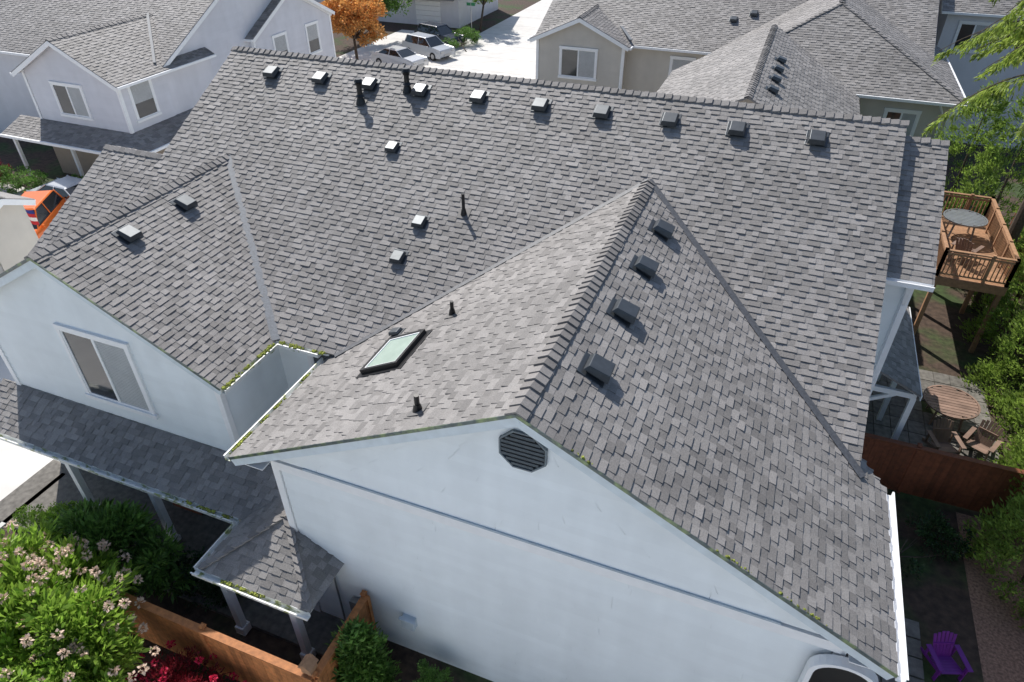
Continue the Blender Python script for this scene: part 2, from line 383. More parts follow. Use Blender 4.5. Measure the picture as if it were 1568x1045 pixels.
def car(name,loc,rot,col,suv=False):
    e=E(name,loc); pm=M(name+'_paint',col,.25,metal=.2,var=0,spec=.7)
    T=Matrix.Translation(loc)@Matrix.Rotation(rot,4,'Z')
    top=1.62 if suv else 1.43
    prof=[(-2.25,.32),(-2.3,.62),(-2.2,.88),(-1.3,.98),(1.35,1.0),(2.2,.95) if not suv else (2.15,1.05),(2.28,.6),(2.2,.32),(1.85,.28),(1.7,.5),(1.45,.62),(1.2,.5),(1.05,.28),(-1.0,.28),(-1.15,.5),(-1.4,.62),(-1.65,.5),(-1.8,.28)]
    b=MB();b.T=T;n=len(prof);V=[]
    for x in(-.9,.9):
        for p in prof: V.append((x*(1 if p[1]<.9 else .93),p[0],p[1]))
    b.add(V,[tuple(range(n)),tuple(range(n,2*n))[::-1]]+[(i,(i+1)%n,n+(i+1)%n,n+i) for i in range(n)])
    b.build('body',pm,e,bevel=.05)
    y1=2.0 if suv else 1.65; y2=1.75 if suv else .95
    b=MB();b.T=T
    b.add([(-.82,-1.15,.97),(.82,-1.15,.97),(.82,y1,.97),(-.82,y1,.97),(-.62,-.35,top-.04),(.62,-.35,top-.04),(.62,y2,top-.04),(-.62,y2,top-.04)],[(0,3,2,1),(4,5,6,7),(0,1,5,4),(1,2,6,5),(2,3,7,6),(3,0,4,7)])
    b.build('windows',CGL,e)
    b=MB();b.T=T
    b.frus(.64,top-.05,.56,top,cy=(y2-.4)/2,ay=(y2+.42)/2,by=(y2+.2)/2)
    for s in(-1,1):
        b.beam((s*.82,-1.15,.97),(s*.63,-.37,top-.03),.06,.05);b.beam((s*.82,y1,.97),(s*.63,y2,top-.03),.08,.06);b.beam((s*.835,.35,.97),(s*.635,.35,top-.03),.06,.04)
        b.box(s*.95-.06,s*.95+.06,-.95,-.85,.95,1.07)
    b.build('roof_and_pillars',pm,e,bevel=.02)
    b=MB();b.T=T
    for s in(-1,1):
        for y in(-1.4,1.45): b.cyl((s*.72,y,.33),(s*.92,y,.33),.33,.33,18)
    b.build('tires',TIRE,e)
    b=MB();b.T=T
    for s in(-1,1):
        for y in(-1.4,1.45): b.cyl((s*.915,y,.33),(s*.93,y,.33),.2,.18,12)
        b.box(s*.62-.16,s*.62+.16,-2.31,-2.2,.66,.78)
    b.box(-.4,.4,-2.32,-2.25,.42,.55)
    b.build('wheels_and_lamps',GRAYM,e)
    b=MB();b.T=T
    for s in(-1,1): b.box(s*.68-.14,s*.68+.14,2.2,2.31,.72,.86)
    b.build('tail_lamps',FLR,e)

# ================================================================ GROUND
mk('ground',[(-400,-300,0),(400,-300,0),(400,500,0),(-400,500,0)],[(0,1,2,3)],SOIL)
def sheet(name,x0,x1,y0,y1,z,mat): return mk(name,[(x0,y0,z),(x1,y0,z),(x1,y1,z),(x0,y1,z)],[(0,1,2,3)],mat)
sheet('driveway',-75,-17.2,-20,22.3,.004,CONC)
sheet('road',-28.3,-16.2,22.3,200,.004,CONC)
sheet('parking_area',-36,-28.3,48,62.5,.004,CONC)
sheet('side_road',-16.2,60,62,69,.004,CONC)
sheet('bounce_paving',-17.2,10,-9,2.6,.004,CONC)  # unseen pale paving, added to throw sunlight up at the shaded wall
sheet('mulch_bed',6.9,12,2.7,16,.004,BARK)
k=MB();k.box(-17.2,-17.05,2.6,8,0,.12);k.box(-28.45,-28.3,23,47.8,0,.12);k.box(-16.2,-16.05,26,61,0,.12);k.build('kerb',KERB)
k=MB()
for i in range(14): k.box(-75,-17.21,-18+i*3,-17.975+i*3,.0045,.008)
for i in range(40): k.box(-28.3,-16.2,24+i*4,24.03+i*4,.0045,.008)
k.build('driveway_joints',M('joint_dark',(.36,.35,.33),.9))
k=MB()
for i in range(9):
    for j in range(9):
        if random.random()<.9: k.box(3.9+j*.5,4.38+j*.5,17.2+i*.6,17.77+i*.6,.0,.03+random.uniform(0,.008))
for i in range(5):
    for j in range(4): k.box(3.9+j*.45,4.32+j*.45,9.5+i*.5,9.96+i*.5,0,.03+random.uniform(0,.008))
k.build('patio_pavers',PAVE)

# ================================================================ MAIN TOWNHOUSE
H=E('townhouse',(-6,12,0))
sm=.54; cm=math.sqrt(1+sm*sm)
O=(-16.2,9.96,5.55)
Lm=(17.75-9.96)*cm
roof(H,'main_roof_slope',O,(1,0,0),(0,1,sm),[(0,0),(18.95,0),(18.95,Lm),(0,Lm)])
Lw=(13.9-9.96)*cm
roof(H,'west_roof_slope',(-18.3,9.96,5.55),(1,0,0),(0,1,sm),[(0,0),(2.1,0),(2.1,Lw),(0,Lw)])
roof(H,'west_roof_back_slope',(-18.3,17.84,5.55),(1,0,0),(0,-1,sm),[(0,0),(2.2,0),(2.2,Lw),(0,Lw)],seg=False)
roof(H,'main_roof_back_slope',(-16.2,25.54,5.55),(1,0,0),(0,-1,sm),[(0,0),(18.95,0),(18.95,Lm),(0,Lm)],seg=False)
zr=5.55+sm*(17.75-9.96)
caps(H,'main_ridge_caps',(2.78,17.75,zr),(-16.23,17.75,zr),(0,-1,-sm),(0,1,-sm))
caps(H,'west_ridge_caps',(-18.3,13.9,5.55+sm*3.94),(-16.2,13.9,5.55+sm*3.94),(0,-1,-sm),(0,1,-sm))
ey,ezz,erun=14.35,7.58,3.4; Lr=erun*cm; ex1=3.72
roof(H,'east_roof_slope',(2.5,ey,ezz),(1,0,0),(0,1,sm),[(0,0),(ex1-2.5,0),(ex1-2.5,Lr),(0,Lr)])
roof(H,'east_roof_back_slope',(2.5,ey+2*erun,ezz),(1,0,0),(0,-1,sm),[(0,0),(ex1-2.5,0),(ex1-2.5,Lr),(0,Lr)],seg=False)
caps(H,'east_ridge_caps',(ex1,ey+erun,ezz+sm*erun),(2.76,ey+erun,ezz+sm*erun),(0,-1,-sm),(0,1,-sm))
sw=.525; cw=math.sqrt(1+sw*sw); RX,RZ=-2.54,8.48; yF=6.63
EWx,EEx=-8.46,3.28
zW=RZ-sw*(RX-EWx); zE=RZ-sw*(EEx-RX)
LW=(RX-EWx)*cw; LE=(EEx-RX)*cw
roof(H,'gable_west_slope',(EWx,yF,zW),(0,1,0),(1,0,sw),[(0,0),(10.3-yF,0),(15.6-yF,LW),(0,LW)])
roof(H,'gable_east_slope',(EEx,yF,zE),(0,1,0),(-1,0,sw),[(0,0),(10.3-yF,0),(15.6-yF,LE),(0,LE)])
caps(H,'gable_ridge_caps',(RX,yF-.02,RZ),(RX,15.35,RZ),(-1,0,-sw),(1,0,-sw),w=.19)
LX,LZ=-14.1,7.86; ly=8.05
roof(H,'left_gable_east_slope',(-9.82,ly,LZ-sm*4.28),(0,1,0),(-1,0,sm),[(0,0),(10.2-ly,0),(14.5-ly,4.28*cm),(0,4.28*cm)])
roof(H,'left_gable_west_slope',(-18.1,ly,LZ-sm*4.0),(0,1,0),(1,0,sm),[(0,0),(10.2-ly,0),(14.5-ly,4.0*cm),(0,4.0*cm)])
caps(H,'left_gable_ridge_caps',(LX,ly-.02,LZ),(LX,14.3,LZ),(-1,0,-sm),(1,0,-sm),w=.17)
b=MB(); b.beam((2.8,10.17,5.72),(RX,15.35,RZ+.02),.15,.05); b.beam((-8.2,9.93,5.55),(RX,15.35,RZ+.02),.12,.045)
b.build('valley_flashing',VAL,H)
b=MB(); b.beam((-9.8,9.93,5.57),(LX,14.24,LZ+.02),.19,.04); b.build('left_valley_flashing',VALL,H)
prism(H,'main_walls','x',-15.8,2.45,[(10.35,0),(25.15,0),(25.15,5.6),(17.75,9.6),(10.35,5.6)],SID)
prism(H,'west_walls','x',-17.9,-15.8,[(10.4,0),(17.4,0),(17.4,5.6),(13.9,7.5),(10.4,5.6)],SID)
prism(H,'east_walls','x',2.44,3.4,[(ey+.3,0),(ey+6.5,0),(ey+6.5,ezz-.05),(ey+erun,9.25),(ey+.3,ezz-.05)],SID)
prism(H,'gable_wing_walls','y',7.02,16,[(-7.75,0),(2.65,0),(2.65,5.6),(RX,8.30),(-7.75,5.58)],SID)
prism(H,'left_wing_walls','y',8.32,14,[(-17.5,0),(-10.2,0),(-10.2,5.6),(-14.1,7.7),(-17.5,5.86)],SID)
siding(H,'gable_wall_siding_lower',(0,7.015,0),(1,0,0),(0,-1,0),[(-7.62,0),(2.52,0),(2.52,5.12),(-7.62,5.12)],SID)
siding(H,'gable_wall_siding_upper',(0,6.985,0),(1,0,0),(0,-1,0),[(-7.7,5.33),(2.6,5.33),(2.6,5.6),(RX,8.29),(-7.7,5.56)],SID)
siding(H,'left_wall_siding',(0,8.315,0),(1,0,0),(0,-1,0),[(-17.4,0),(-10.3,0),(-10.3,5.6),(-14.1,7.66),(-17.4,5.82)],SID)
siding(H,'left_side_siding',(-10.195,0,0),(0,1,0),(1,0,0),[(8.42,0),(10.35,0),(10.35,5.5),(8.42,5.5)],SID)
siding(H,'notch_siding',(0,10.345,0),(1,0,0),(0,-1,0),[(-10.2,0),(-7.75,0),(-7.75,5.4),(-10.2,5.4)],SID)
siding(H,'east_side_siding',(2.655,0,0),(0,1,0),(1,0,0),[(7.12,0),(14.6,0),(14.6,5.3),(7.12,5.3)],SID)
siding(H,'east_unit_siding',(0,ey+.295,0),(1,0,0),(0,-1,0),[(2.46,0),(3.38,0),(3.38,7.4),(2.46,7.4)],SID)
t=MB()
t.box(-7.72,2.62,6.93,7.01,5.07,5.29)
t.box(-7.80,-7.64,6.965,7.1,0,5.45); t.box(2.54,2.70,6.965,7.1,0,5.45)
t.box(-17.56,-17.4,8.265,8.4,0,5.7); t.box(-10.3,-10.15,8.265,8.4,0,5.5)
t.box(-7.80,-7.765,7.11,7.2,0,5.5); t.box(3.3,3.46,ey+.24,ey+.36,0,7.4)
t.build('corner_boards_and_band',TRIM,H)
t=MB(); t.box(-7.0,1.7,6.93,7.01,5.292,5.335); t.build('flashing_shadow_line',FLASH_SHADE,H)  # thin flashing strip; its blue-gray paints the shadow line above the band
BARG=M('barge_paint',(.66,.73,.77),.5,var=.08,scale=5)
t=MB()
t.beam((EWx,yF+.03,zW-.05),(RX,yF+.03,RZ-.05),.03,.17,off=-.09); t.beam((RX,yF+.033,RZ-.05),(EEx,yF+.033,zE-.05),.03,.17,off=-.09)
t.beam((-18.1,ly+.03,LZ-sm*4-.05),(LX,ly+.03,LZ-.05),.03,.17,off=-.09); t.beam((LX,ly+.033,LZ-.05),(-9.82,ly+.033,LZ-sm*4.28-.05),.03,.17,off=-.09)
t.beam((2.72,9.96,5.5),(2.72,17.75,zr-.05),.03,.17,off=-.09); t.beam((-16.17,9.96,5.5),(-16.17,17.75,zr-.05),.03,.17,off=-.09)
t.beam((ex1-.03,ey,ezz-.06),(ex1-.03,ey+erun,ezz-.06+sm*erun),.03,.17,off=-.09)
t.build('barge_boards',BARG,H)
t=MB()
t.beam((EWx,yF-.008,zW),(RX,yF-.008,RZ),.012,.06,off=-.01); t.beam((RX,yF-.011,RZ),(EEx,yF-.011,zE),.012,.06,off=-.01)
t.beam((-18.1,ly-.008,LZ-sm*4),(LX,ly-.008,LZ),.012,.06,off=-.01); t.beam((LX,ly-.011,LZ),(-9.82,ly-.011,LZ-sm*4.28),.012,.06,off=-.01)
t.build('drip_edge',M('drip_edge_metal',(.10,.13,.13),.4,metal=.4,var=.2,scale=12,col2=(.2,.26,.14),c2amt=.4,c2scale=3),H)
t=MB()
t.box(EWx+.05,-7.76,yF+.06,10.3,zW-.14,zW-.12); t.box(2.67,EEx-.05,yF+.06,10.1,zE-.14,zE-.12)
t.build('soffit',TRIM,H)
GUT=M('gutter_white',(.80,.81,.79),.45,var=.06,scale=9,col2=(.30,.34,.13),c2amt=.25,c2scale=5)
def gutter(p0,p1,out,name='gutter',mat=None):
    g=MB();p0=Vector(p0);p1=Vector(p1);o=Vector(out)
    g.beam(p0+o*.115,p1+o*.115,.012,.11); g.beam(p0+o*.06+Vector((0,0,-.055)),p1+o*.06+Vector((0,0,-.055)),.11,.01)
    g.beam(p0+o*.0,p1+o*.0,.012,.11); g.beam(p0+o*.125+Vector((0,0,.05)),p1+o*.125+Vector((0,0,.05)),.03,.014)
    g.build(name,mat or TRIM,H)
gutter((EWx,yF,zW-.04),(EWx,9.95,zW-.04),(-1,0,0),mat=GUT); gutter((EEx,yF-.02,zE-.04),(EEx,10.3,zE-.04),(1,0,0))
gutter((-9.82,ly,5.5),(-9.82,9.85,5.5),(1,0,0),mat=GUT); gutter((-9.68,9.96,5.5),(-8.6,9.96,5.5),(0,-1,0),mat=GUT)
gutter((2.8,ey,ezz-.05),(ex1,ey,ezz-.05),(0,-1,0))
t=MB(); t.beam((-8.5,7.2,zW-.1),(-7.86,7.15,zW-.45),.07,.06); t.box(-7.9,-7.82,7.12,7.2,3.2,4.98)
t.beam((3.3,ey-.05,ezz-.1),(3.36,ey+.22,ezz-.7),.07,.06); t.box(3.32,3.4,ey+.17,ey+.24,3.5,ezz-.7)
t.build('downspout',TRIM,H)
t=MB()
def moss(p0,p1,n,sp=.05):
    p0=Vector(p0);p1=Vector(p1)
    cl=[random.random() for _ in range(max(3,n//16))]
    for i in range(n):
        q=p0.lerp(p1,min(1,max(0,random.choice(cl)+random.gauss(0,.03))))+Vector((random.gauss(0,sp),random.gauss(0,sp),random.uniform(0,.015)));s=random.uniform(.01,.03)
        t.T=Matrix.Translation(q)@Matrix.Rotation(random.random()*3,4,'Z'); t.frus(s,-.01,s*.5,s*.8)
moss((-9.76,8.1,5.56),(-9.76,9.9,5.56),180,.025); moss((-9.7,9.9,5.56),(-8.5,9.9,5.56),110,.025); moss((EWx-.05,6.7,zW),(EWx-.05,9.9,zW),160,.018)
moss((-12,7.1,2.5),(-9.5,7.1,2.5),70,.02); moss((-9.4,5.7,2.5),(-6.6,5.7,2.5),60,.02)
# small moss tufts and debris along the front rake
moss((RX,6.66,RZ-.0),(EEx,6.66,zE),60,.012)
t.build('eave_moss',MOSS,H)
ox,oy,oz=-2.54,6.96,7.47
t=MB()
def ngon_ring(r0,r1,y0,y1,n=8):
    V=[];F=[]
    for r,y in((r0,y0),(r1,y0),(r1,y1),(r0,y1)):
        for i in range(n):
            a=2*math.pi*(i+.5)/n; V.append((ox+r*math.cos(a),y,oz+r*math.sin(a)))
    for k in range(4):
        for i in range(n): F.append((k*n+i,k*n+(i+1)%n,((k+1)%4)*n+(i+1)%n,((k+1)%4)*n+i))
    t.add(V,F)
ngon_ring(.39,.42,oy+.02,oy-.05); t.build('gable_vent_frame',M('vent_frame',(.14,.175,.20),.5),H)
t=MB(); t.add([(ox+.39*math.cos(2*math.pi*(i+.5)/8),oy-.004,oz+.39*math.sin(2*math.pi*(i+.5)/8)) for i in range(8)],[tuple(range(8))]); t.build('gable_vent_back',BLK,H)
t=MB()
for i in range(8):
    z=oz-.33+i*.086; hh=abs(z+.02-oz); w=.35 if hh<.14 else .35-(hh-.14)*1.0
    t.box(ox-w,ox+w,oy-.05,oy-.035,z,z+.055)
t.build('gable_vent_louvers',LOUV,H)
def zmain(y): return 5.55+sm*(y-9.96)
for x in(-14.25,-12.6,-10.98,-9.33,-7.62,-5.84,-4.18,-2.48,-.87,.9):
    boxvent(H,(x+random.uniform(-.03,.03),17.0+random.uniform(-.04,.03),zmain(17.0)),(1,random.uniform(-.04,.04),0),(0,1,sm),.98)
for x,y in((-9.33,15.2),(-7.65,13.35),(-7.78,12.4)): boxvent(H,(x,y,zmain(y)),(1,0,0),(0,1,sm),.8)
pipe(H,(-10.95,16.4,zmain(16.4)),(1,0,0),(0,1,sm),.6,.072,True); pipe(H,(-9.75,16.95,zmain(16.95)),(1,0,0),(0,1,sm),.56,.072,True)
pipe(H,(-6.65,13.75,zmain(13.75)),(1,0,0),(0,1,sm),.55,.04)
for y in(13.55,11.85,10.15,8.4): boxvent(H,(-1.86,y,RZ-sw*.68),(0,1,0),(-1,0,sw),1.05)
def zww(x): return RZ-sw*(RX-x)
pipe(H,(-5.5,10.6,zww(-5.5)),(0,-1,0),(1,0,sw),.34,.04); pipe(H,(-4.45,7.15,zww(-4.45)),(0,-1,0),(1,0,sw),.34,.045)
boxvent(H,(-6.75,10.35,zww(-6.75)),(0,-1,0),(1,0,sw),.6)
for y in(11.8,10.0): boxvent(H,(-13.5,y,LZ-sm*.6),(0,1,0),(-1,0,sm),.98)
T=frame((-6.22,9.38,zww(-6.22)),(0,-1,0),(1,0,sw))
t=MB();t.T=T;w,h=.60,.50
for a in((-w,w,-h,-h+.07),(-w,w,h-.07,h),(-w,-w+.07,-h+.071,h-.071),(w-.07,w,-h+.071,h-.071)): t.box(a[0],a[1],a[2],a[3],.0,.13)
t.box(-w-.1,w+.1,-h-.1,h+.1,.024,.034)
t.build('skylight_frame',BLK,H,bevel=.008)
t=MB();t.T=T
for a in((-w+.071,w-.071,-h+.071,-h+.1),(-w+.071,w-.071,h-.1,h-.071),(-w+.071,-w+.1,-h+.101,h-.101),(w-.1,w-.071,-h+.101,h-.101)): t.box(a[0],a[1],a[2],a[3],.05,.118)
t.build('skylight_inner_frame',TRIM,H)
t=MB();t.T=T;t.box(-w+.08,w-.08,-h+.08,h-.08,.06,.1);t.build('skylight_glass',SKY,H)
window(H,(-14.62,8.30,3.75),(1,0,0),(0,-1,0),2.0,2.0)
window(H,(-9.2,10.33,4.2),(1,0,0),(0,-1,0),.8,1.0,split=False,blind=False)
window(H,(2.66,11.5,3.5),(0,1,0),(1,0,0),1.4,1.3)
sp=.58
roof(H,'porch_roof_slope',(-18.1,7.15,2.5),(1,0,0),(0,1,sp),[(0,0),(8.7,0),(10.1,.0),(10.1,1.15*math.sqrt(1+sp*sp)),(0,1.15*math.sqrt(1+sp*sp))])
se=.58; cz=2.5; X0,X1,Y0=-9.4,-6.6,5.75; cxp=-8.0; hz=cz+se*1.4; ce=math.sqrt(1+se*se)
roof(H,'entry_roof_front',(X0,Y0,cz),(1,0,0),(0,1,se),[(0,0),(2.8,0),(1.4,1.4*ce)])
roof(H,'entry_roof_west',(X0,Y0,cz),(0,1,0),(1,0,se),[(0,0),(2.4,0),(2.9,1.4*ce),(1.4,1.4*ce)])
roof(H,'entry_roof_east',(X1,Y0,cz),(0,1,0),(-1,0,se),[(0,0),(1.27,0),(1.27,.8),(2.6,1.4*ce),(1.4,1.4*ce)])
caps(H,'entry_hip_caps',(X0,Y0,cz),(cxp,Y0+1.4,hz),(0,1,.3),(1,0,.3),w=.12); 
caps(H,'entry_hip_caps',(X1,Y0,cz),(cxp,Y0+1.4,hz),(0,1,.3),(-1,0,.3),w=.12)
gutter((-18.1,7.15,2.46),(-9.5,7.15,2.46),(0,-1,0),'porch_gutter',GUT); gutter((X0,Y0,cz-.04),(X0,7.05,cz-.04),(-1,0,0),'porch_gutter',GUT); gutter((X0-.1,Y0,cz-.04),(X1,Y0,cz-.04),(0,-1,0),'porch_gutter',GUT)
t=MB(); t.box(-17.9,-9.5,7.25,7.4,2.2,2.42); t.box(-9.2,-6.75,5.9,6.02,2.2,2.42); t.box(-9.2,-9.08,6.03,7.2,2.2,2.42)
for x,y in((-9.1,5.9),(-7.3,5.9),(-15.2,7.25),(-12.4,7.25)):
    t.box(x-.08,x+.08,y,y+.16,0,2.2); t.box(x-.12,x+.12,y-.04,y+.2,0,.25)
t.build('porch_beams_and_posts',TRIM,H)
t=MB(); t.box(-17.9,-6.7,6.1,8.3,.0,.12); t.build('porch_slab',PAVE,H)
t=MB(); t.box(-13.3,-12.3,8.24,8.29,.1,2.15); t.build('front_door',WOODR,H)
t=MB(); t.box(-5.27,-4.96,6.84,7.0,1.12,1.44); t.box(-5.31,-4.92,6.82,6.9,1.40,1.46); t.build('dryer_vent',M('vent_hood_gray',(.55,.62,.68),.5),H,bevel=.01)
t=MB(); t.cyl((-6.9,6.93,0),(-6.9,6.93,2.6),.022,n=8); t.cyl((-6.9,6.93,2.6),(-7.3,6.93,2.85),.022,n=8); t.cyl((-6.4,6.93,0),(-6.4,6.93,1.2),.02,n=8); t.box(-6.55,-6.25,6.82,6.96,.9,1.4)
t.build('utility_conduit',GRAYM,H)
def arc(cx,cz0,r0,r1,y0,y1,n=14):
    V=[];F=[]
    for i in range(n+1):
        a=math.pi*i/n
        for r in(r0,r1):
            for y in(y0,y1): V.append((cx+r*math.cos(a),y,cz0+r*math.sin(a)*.8))
    for i in range(n):
        o=i*4;p=o+4; F+=[(o,o+1,p+1,p),(o+2,p+2,p+3,o+3),(o,p,p+2,o+2),(o+1,o+3,p+3,p+1)]
    t.add(V,F)
t=MB(); arc(2.75,4.66,.42,.50,6.74,6.92); t.box(2.25,2.33,6.74,6.92,3.2,4.66);t.box(3.17,3.25,6.74,6.92,3.2,4.66); t.build('arched_canopy_trim',TRIM,H)
t=MB(); arc(2.75,4.66,.0,.43,6.86,6.93); t.box(2.331,3.169,6.86,6.93,3.2,4.66); t.build('arched_canopy_cover',BLK,H)
roof(H,'east_porch_roof',(5.15,16.9,2.95),(0,1,0),(-1,0,.45),[(0,0),(4.6,0),(4.6,1.9),(0,1.9)])
t=MB(); t.box(5.0,5.1,17,21.4,2.72,2.9)
for y in(17.0,19.2,21.3): t.box(4.98,5.12,y,y+.14,0,2.72)
t.box(3.4,5.0,17.0,17.1,2.72,2.88); t.beam((3.42,17.05,2.0),(4.6,17.05,2.75),.09,.1)
t.beam((5.17,16.85,2.9),(5.17,21.5,2.9),.02,.16); t.build('east_porch_frame',TRIM,H)

# ================================================================ NEIGHBOUR HOUSES
def gable_block(p,x0,x1,y0,y1,zE_,s,axis,wall,ov=.4,seg=True,expo=.17,z0=0):
    c=math.sqrt(1+s*s)
    if axis=='x':
        ym=(y0+y1)/2; zr_=zE_+s*(ym-y0)
        prism(p,'walls','x',x0,x1,[(y0,z0),(y1,z0),(y1,zE_-.05),(ym,zr_-.05),(y0,zE_-.05)],wall)
        L=(ym-y0+ov)*c; W=x1-x0+2*ov
        roof(p,'roof_front',(x0-ov,y0-ov,zE_-s*ov+.02),(1,0,0),(0,1,s),[(0,0),(W,0),(W,L),(0,L)],expo=expo,tw=(.2,.4),seg=seg)
        roof(p,'roof_back',(x0-ov,y1+ov,zE_-s*ov+.02),(1,0,0),(0,-1,s),[(0,0),(W,0),(W,L),(0,L)],seg=False)
        caps(p,'ridge_caps',(x0-ov,ym,zr_+.02),(x1+ov,ym,zr_+.02),(0,-1,-s),(0,1,-s),step=.28)
        t=MB()
        for x in(x0-ov+.0,x1+ov):
            t.beam((x,y0-ov,zE_-s*ov-.03),(x,ym,zr_-.03),.03,.2,off=-.08); t.beam((x+.002,ym,zr_-.03),(x+.002,y1+ov,zE_-s*ov-.03),.03,.2,off=-.08)
        t.box(x0-ov,x1+ov,y0-ov-.12,y0-ov-.005,zE_-s*ov-.12,zE_-s*ov)
        t.build('fascia_and_gutter',TRIM,p)
    else:
        xm=(x0+x1)/2; zr_=zE_+s*(xm-x0)
        prism(p,'walls','y',y0,y1,[(x0,z0),(x1,z0),(x1,zE_-.05),(xm,zr_-.05),(x0,zE_-.05)],wall)
        L=(xm-x0+ov)*c; W=y1-y0+ov
        roof(p,'roof_west',(x0-ov,y0-ov,zE_-s*ov+.02),(0,1,0),(1,0,s),[(0,0),(W,0),(W,L),(0,L)],expo=expo,tw=(.2,.4),seg=seg)
        roof(p,'roof_east',(x1+ov,y0-ov,zE_-s*ov+.02),(0,1,0),(-1,0,s),[(0,0),(W,0),(W,L),(0,L)],expo=expo,tw=(.2,.4),seg=seg)
        caps(p,'ridge_caps',(xm,y0-ov,zr_+.02),(xm,y1,zr_+.02),(-1,0,-s),(1,0,-s),step=.28)
        t=MB(); t.beam((x0-ov,y0-ov,zE_-s*ov-.03),(xm,y0-ov,zr_-.03),.03,.2,off=-.08); t.beam((xm,y0-ov+.002,zr_-.03),(x1+ov,y0-ov+.002,zE_-s*ov-.03),.03,.2,off=-.08)
        for x in(x0-ov-.06,x1+ov+.06): t.box(x-.055,x+.055,y0-ov,y1,zE_-s*ov-.12,zE_-s*ov)
        t.build('fascia_and_gutter',TRIM,p)
    return zr_
A=E('townhouse',(-36,32,0))
gable_block(A,-52,-30.4,27.6,42.4,5.6,.5,'x',SID2)
gable_block(A,-36.4,-30.2,24.6,31,5.6,.52,'y',SID2)
gable_block(A,-38,-30.1,34.6,42.6,5.6,.5,'x',SID2,ov=.3)
siding(A,'bay_siding',(0,24.59,0),(1,0,0),(0,-1,0),[(-36.3,2.9),(-30.3,2.9),(-30.3,5.5),(-33.3,7.0),(-36.3,5.5)],SID2,expo=.2,lip=.03)
siding(A,'east_siding',(-30.19,0,0),(0,1,0),(1,0,0),[(24.7,2.9),(27.6,2.9),(27.6,5.4),(24.7,5.4)],SID2,expo=.2,lip=.03)
siding(A,'east_gable_siding',(-30.39,0,0),(0,1,0),(1,0,0),[(27.6,2.9),(34.6,2.9),(34.6,8.8),(27.6,5.5)],SID2,expo=.2,lip=.03)
siding(A,'rear_gable_siding',(-30.09,0,0),(0,1,0),(1,0,0),[(34.7,2.),(42.5,2.),(42.5,5.5),(38.6,7.5),(34.7,5.5)],SID2,expo=.2,lip=.03)
window(A,(-34.6,24.57,3.5),(1,0,0),(0,-1,0),1.9,1.5)
window(A,(-30.17,25.2,3.5),(0,1,0),(1,0,0),1.3,1.7,split=False); window(A,(-30.37,29.8,3.6),(0,1,0),(1,0,0),1.1,1.6,split=False)
window(A,(-30.07,36.4,3.4),(0,1,0),(1,0,0),1.2,1.7,split=False);window(A,(-30.07,39.8,3.4),(0,1,0),(1,0,0),1.2,1.7,split=False)
t=MB(); t.box(-36.5,-36.35,24.54,24.65,2.9,5.5); t.box(-30.3,-30.15,24.54,24.7,2.9,5.5); t.box(-30.2,-30.03,34.55,34.7,0,5.5);t.box(-30.2,-30.03,42.5,42.65,0,5.5); t.build('corner_boards',TRIM,A)
roof(A,'skirt_roof_front',(-38,23.2,2.45),(1,0,0),(0,1,.4),[(0,0),(9.2,0),(7.8,1.5),(0,1.5)],expo=.17,tw=(.2,.4))
roof(A,'skirt_roof_side',(-28.8,23.2,2.45),(0,1,0),(-1,0,.4),[(0,0),(10,0),(10,1.5),(1.4,1.5)],expo=.17,tw=(.2,.4))
t=MB(); t.box(-38,-28.8,23.06,23.18,2.32,2.45); t.box(-28.78,-28.66,23.1,33.2,2.32,2.45); t.beam((-34.2,24.0,2.2),(-34.2,24.0,0),.15,.15); t.box(-37.8,-37.65,23.5,23.65,0,2.4); t.box(-29.2,-29.05,23.5,23.65,0,2.4); t.build('skirt_gutter_and_posts',TRIM,A)
prism(A,'lower_walls','y',24.55,27.6,[(-36.45,0),(-30.15,0),(-30.15,2.3),(-36.45,2.3)],TAN)
t=MB(); t.beam((-30.3,27.3,5.75),(-33.3,30.5,7.28),.14,.05); t.build('valley_flashing',VALL,A)
B=E('townhouse',(-4,46,0))
gable_block(B,-14.2,6.3,41.4,63,5.65,.45,'x',BEI)
gable_block(B,-14.3,-9.1,40.7,46,5.65,.45,'y',BEI)
siding(B,'bay_siding',(0,40.69,0),(1,0,0),(0,-1,0),[(-14.2,1.),(-9.2,1.),(-9.2,5.5),(-11.7,6.6),(-14.2,5.5)],BEI,expo=.2,lip=.03)
window(B,(-12.8,40.66,3.5),(1,0,0),(0,-1,0),2.1,1.55)
window(B,(-6.4,41.38,3.6),(1,0,0),(0,-1,0),1.2,1.3,split=False)
t=MB(); t.box(-14.38,-14.22,40.64,40.78,0,5.6); t.box(-9.2,-9.02,40.64,40.78,0,5.6); t.build('corner_boards',TRIM,B)
t=MB(); t.beam((-8.8,41.0,5.75),(-11.7,45.4,6.9),.16,.05); t.build('valley_flashing',VALL,B)
for x,y in((-3.6,43.6),(-2.6,44.2),(2,44.5)): boxvent(B,(x,y,5.67+.45*(y-41.4)),(1,0,0),(0,1,.45),1.)
Cc=E('townhouse',(1.7,36,0))
pk=(1.7,41.,8.35); fx0,fx1,fy=-4.2,7.6,35.7; ez=5.5
prism(Cc,'walls','y',36.1,46,[(-3.8,0),(7.2,0),(7.2,5.45),(-3.8,5.45)],BEI)
def hipface(name,A_,B_,T1,T2=None):
    A_=Vector(A_);B_=Vector(B_);T1=Vector(T1);U=(B_-A_).normalized();n=U.cross(T1-A_).normalized();S=n.cross(U)
    pr=lambda p:((Vector(p)-A_).dot(U),(Vector(p)-A_).dot(S))
    poly=[pr(A_),pr(B_),pr(T1)]+([pr(T2)] if T2 else [])
    roof(Cc,name,A_,U,S,poly,expo=.17,tw=(.2,.4))
hipface('hip_roof_front',(fx0,fy,ez),(fx1,fy,ez),pk)
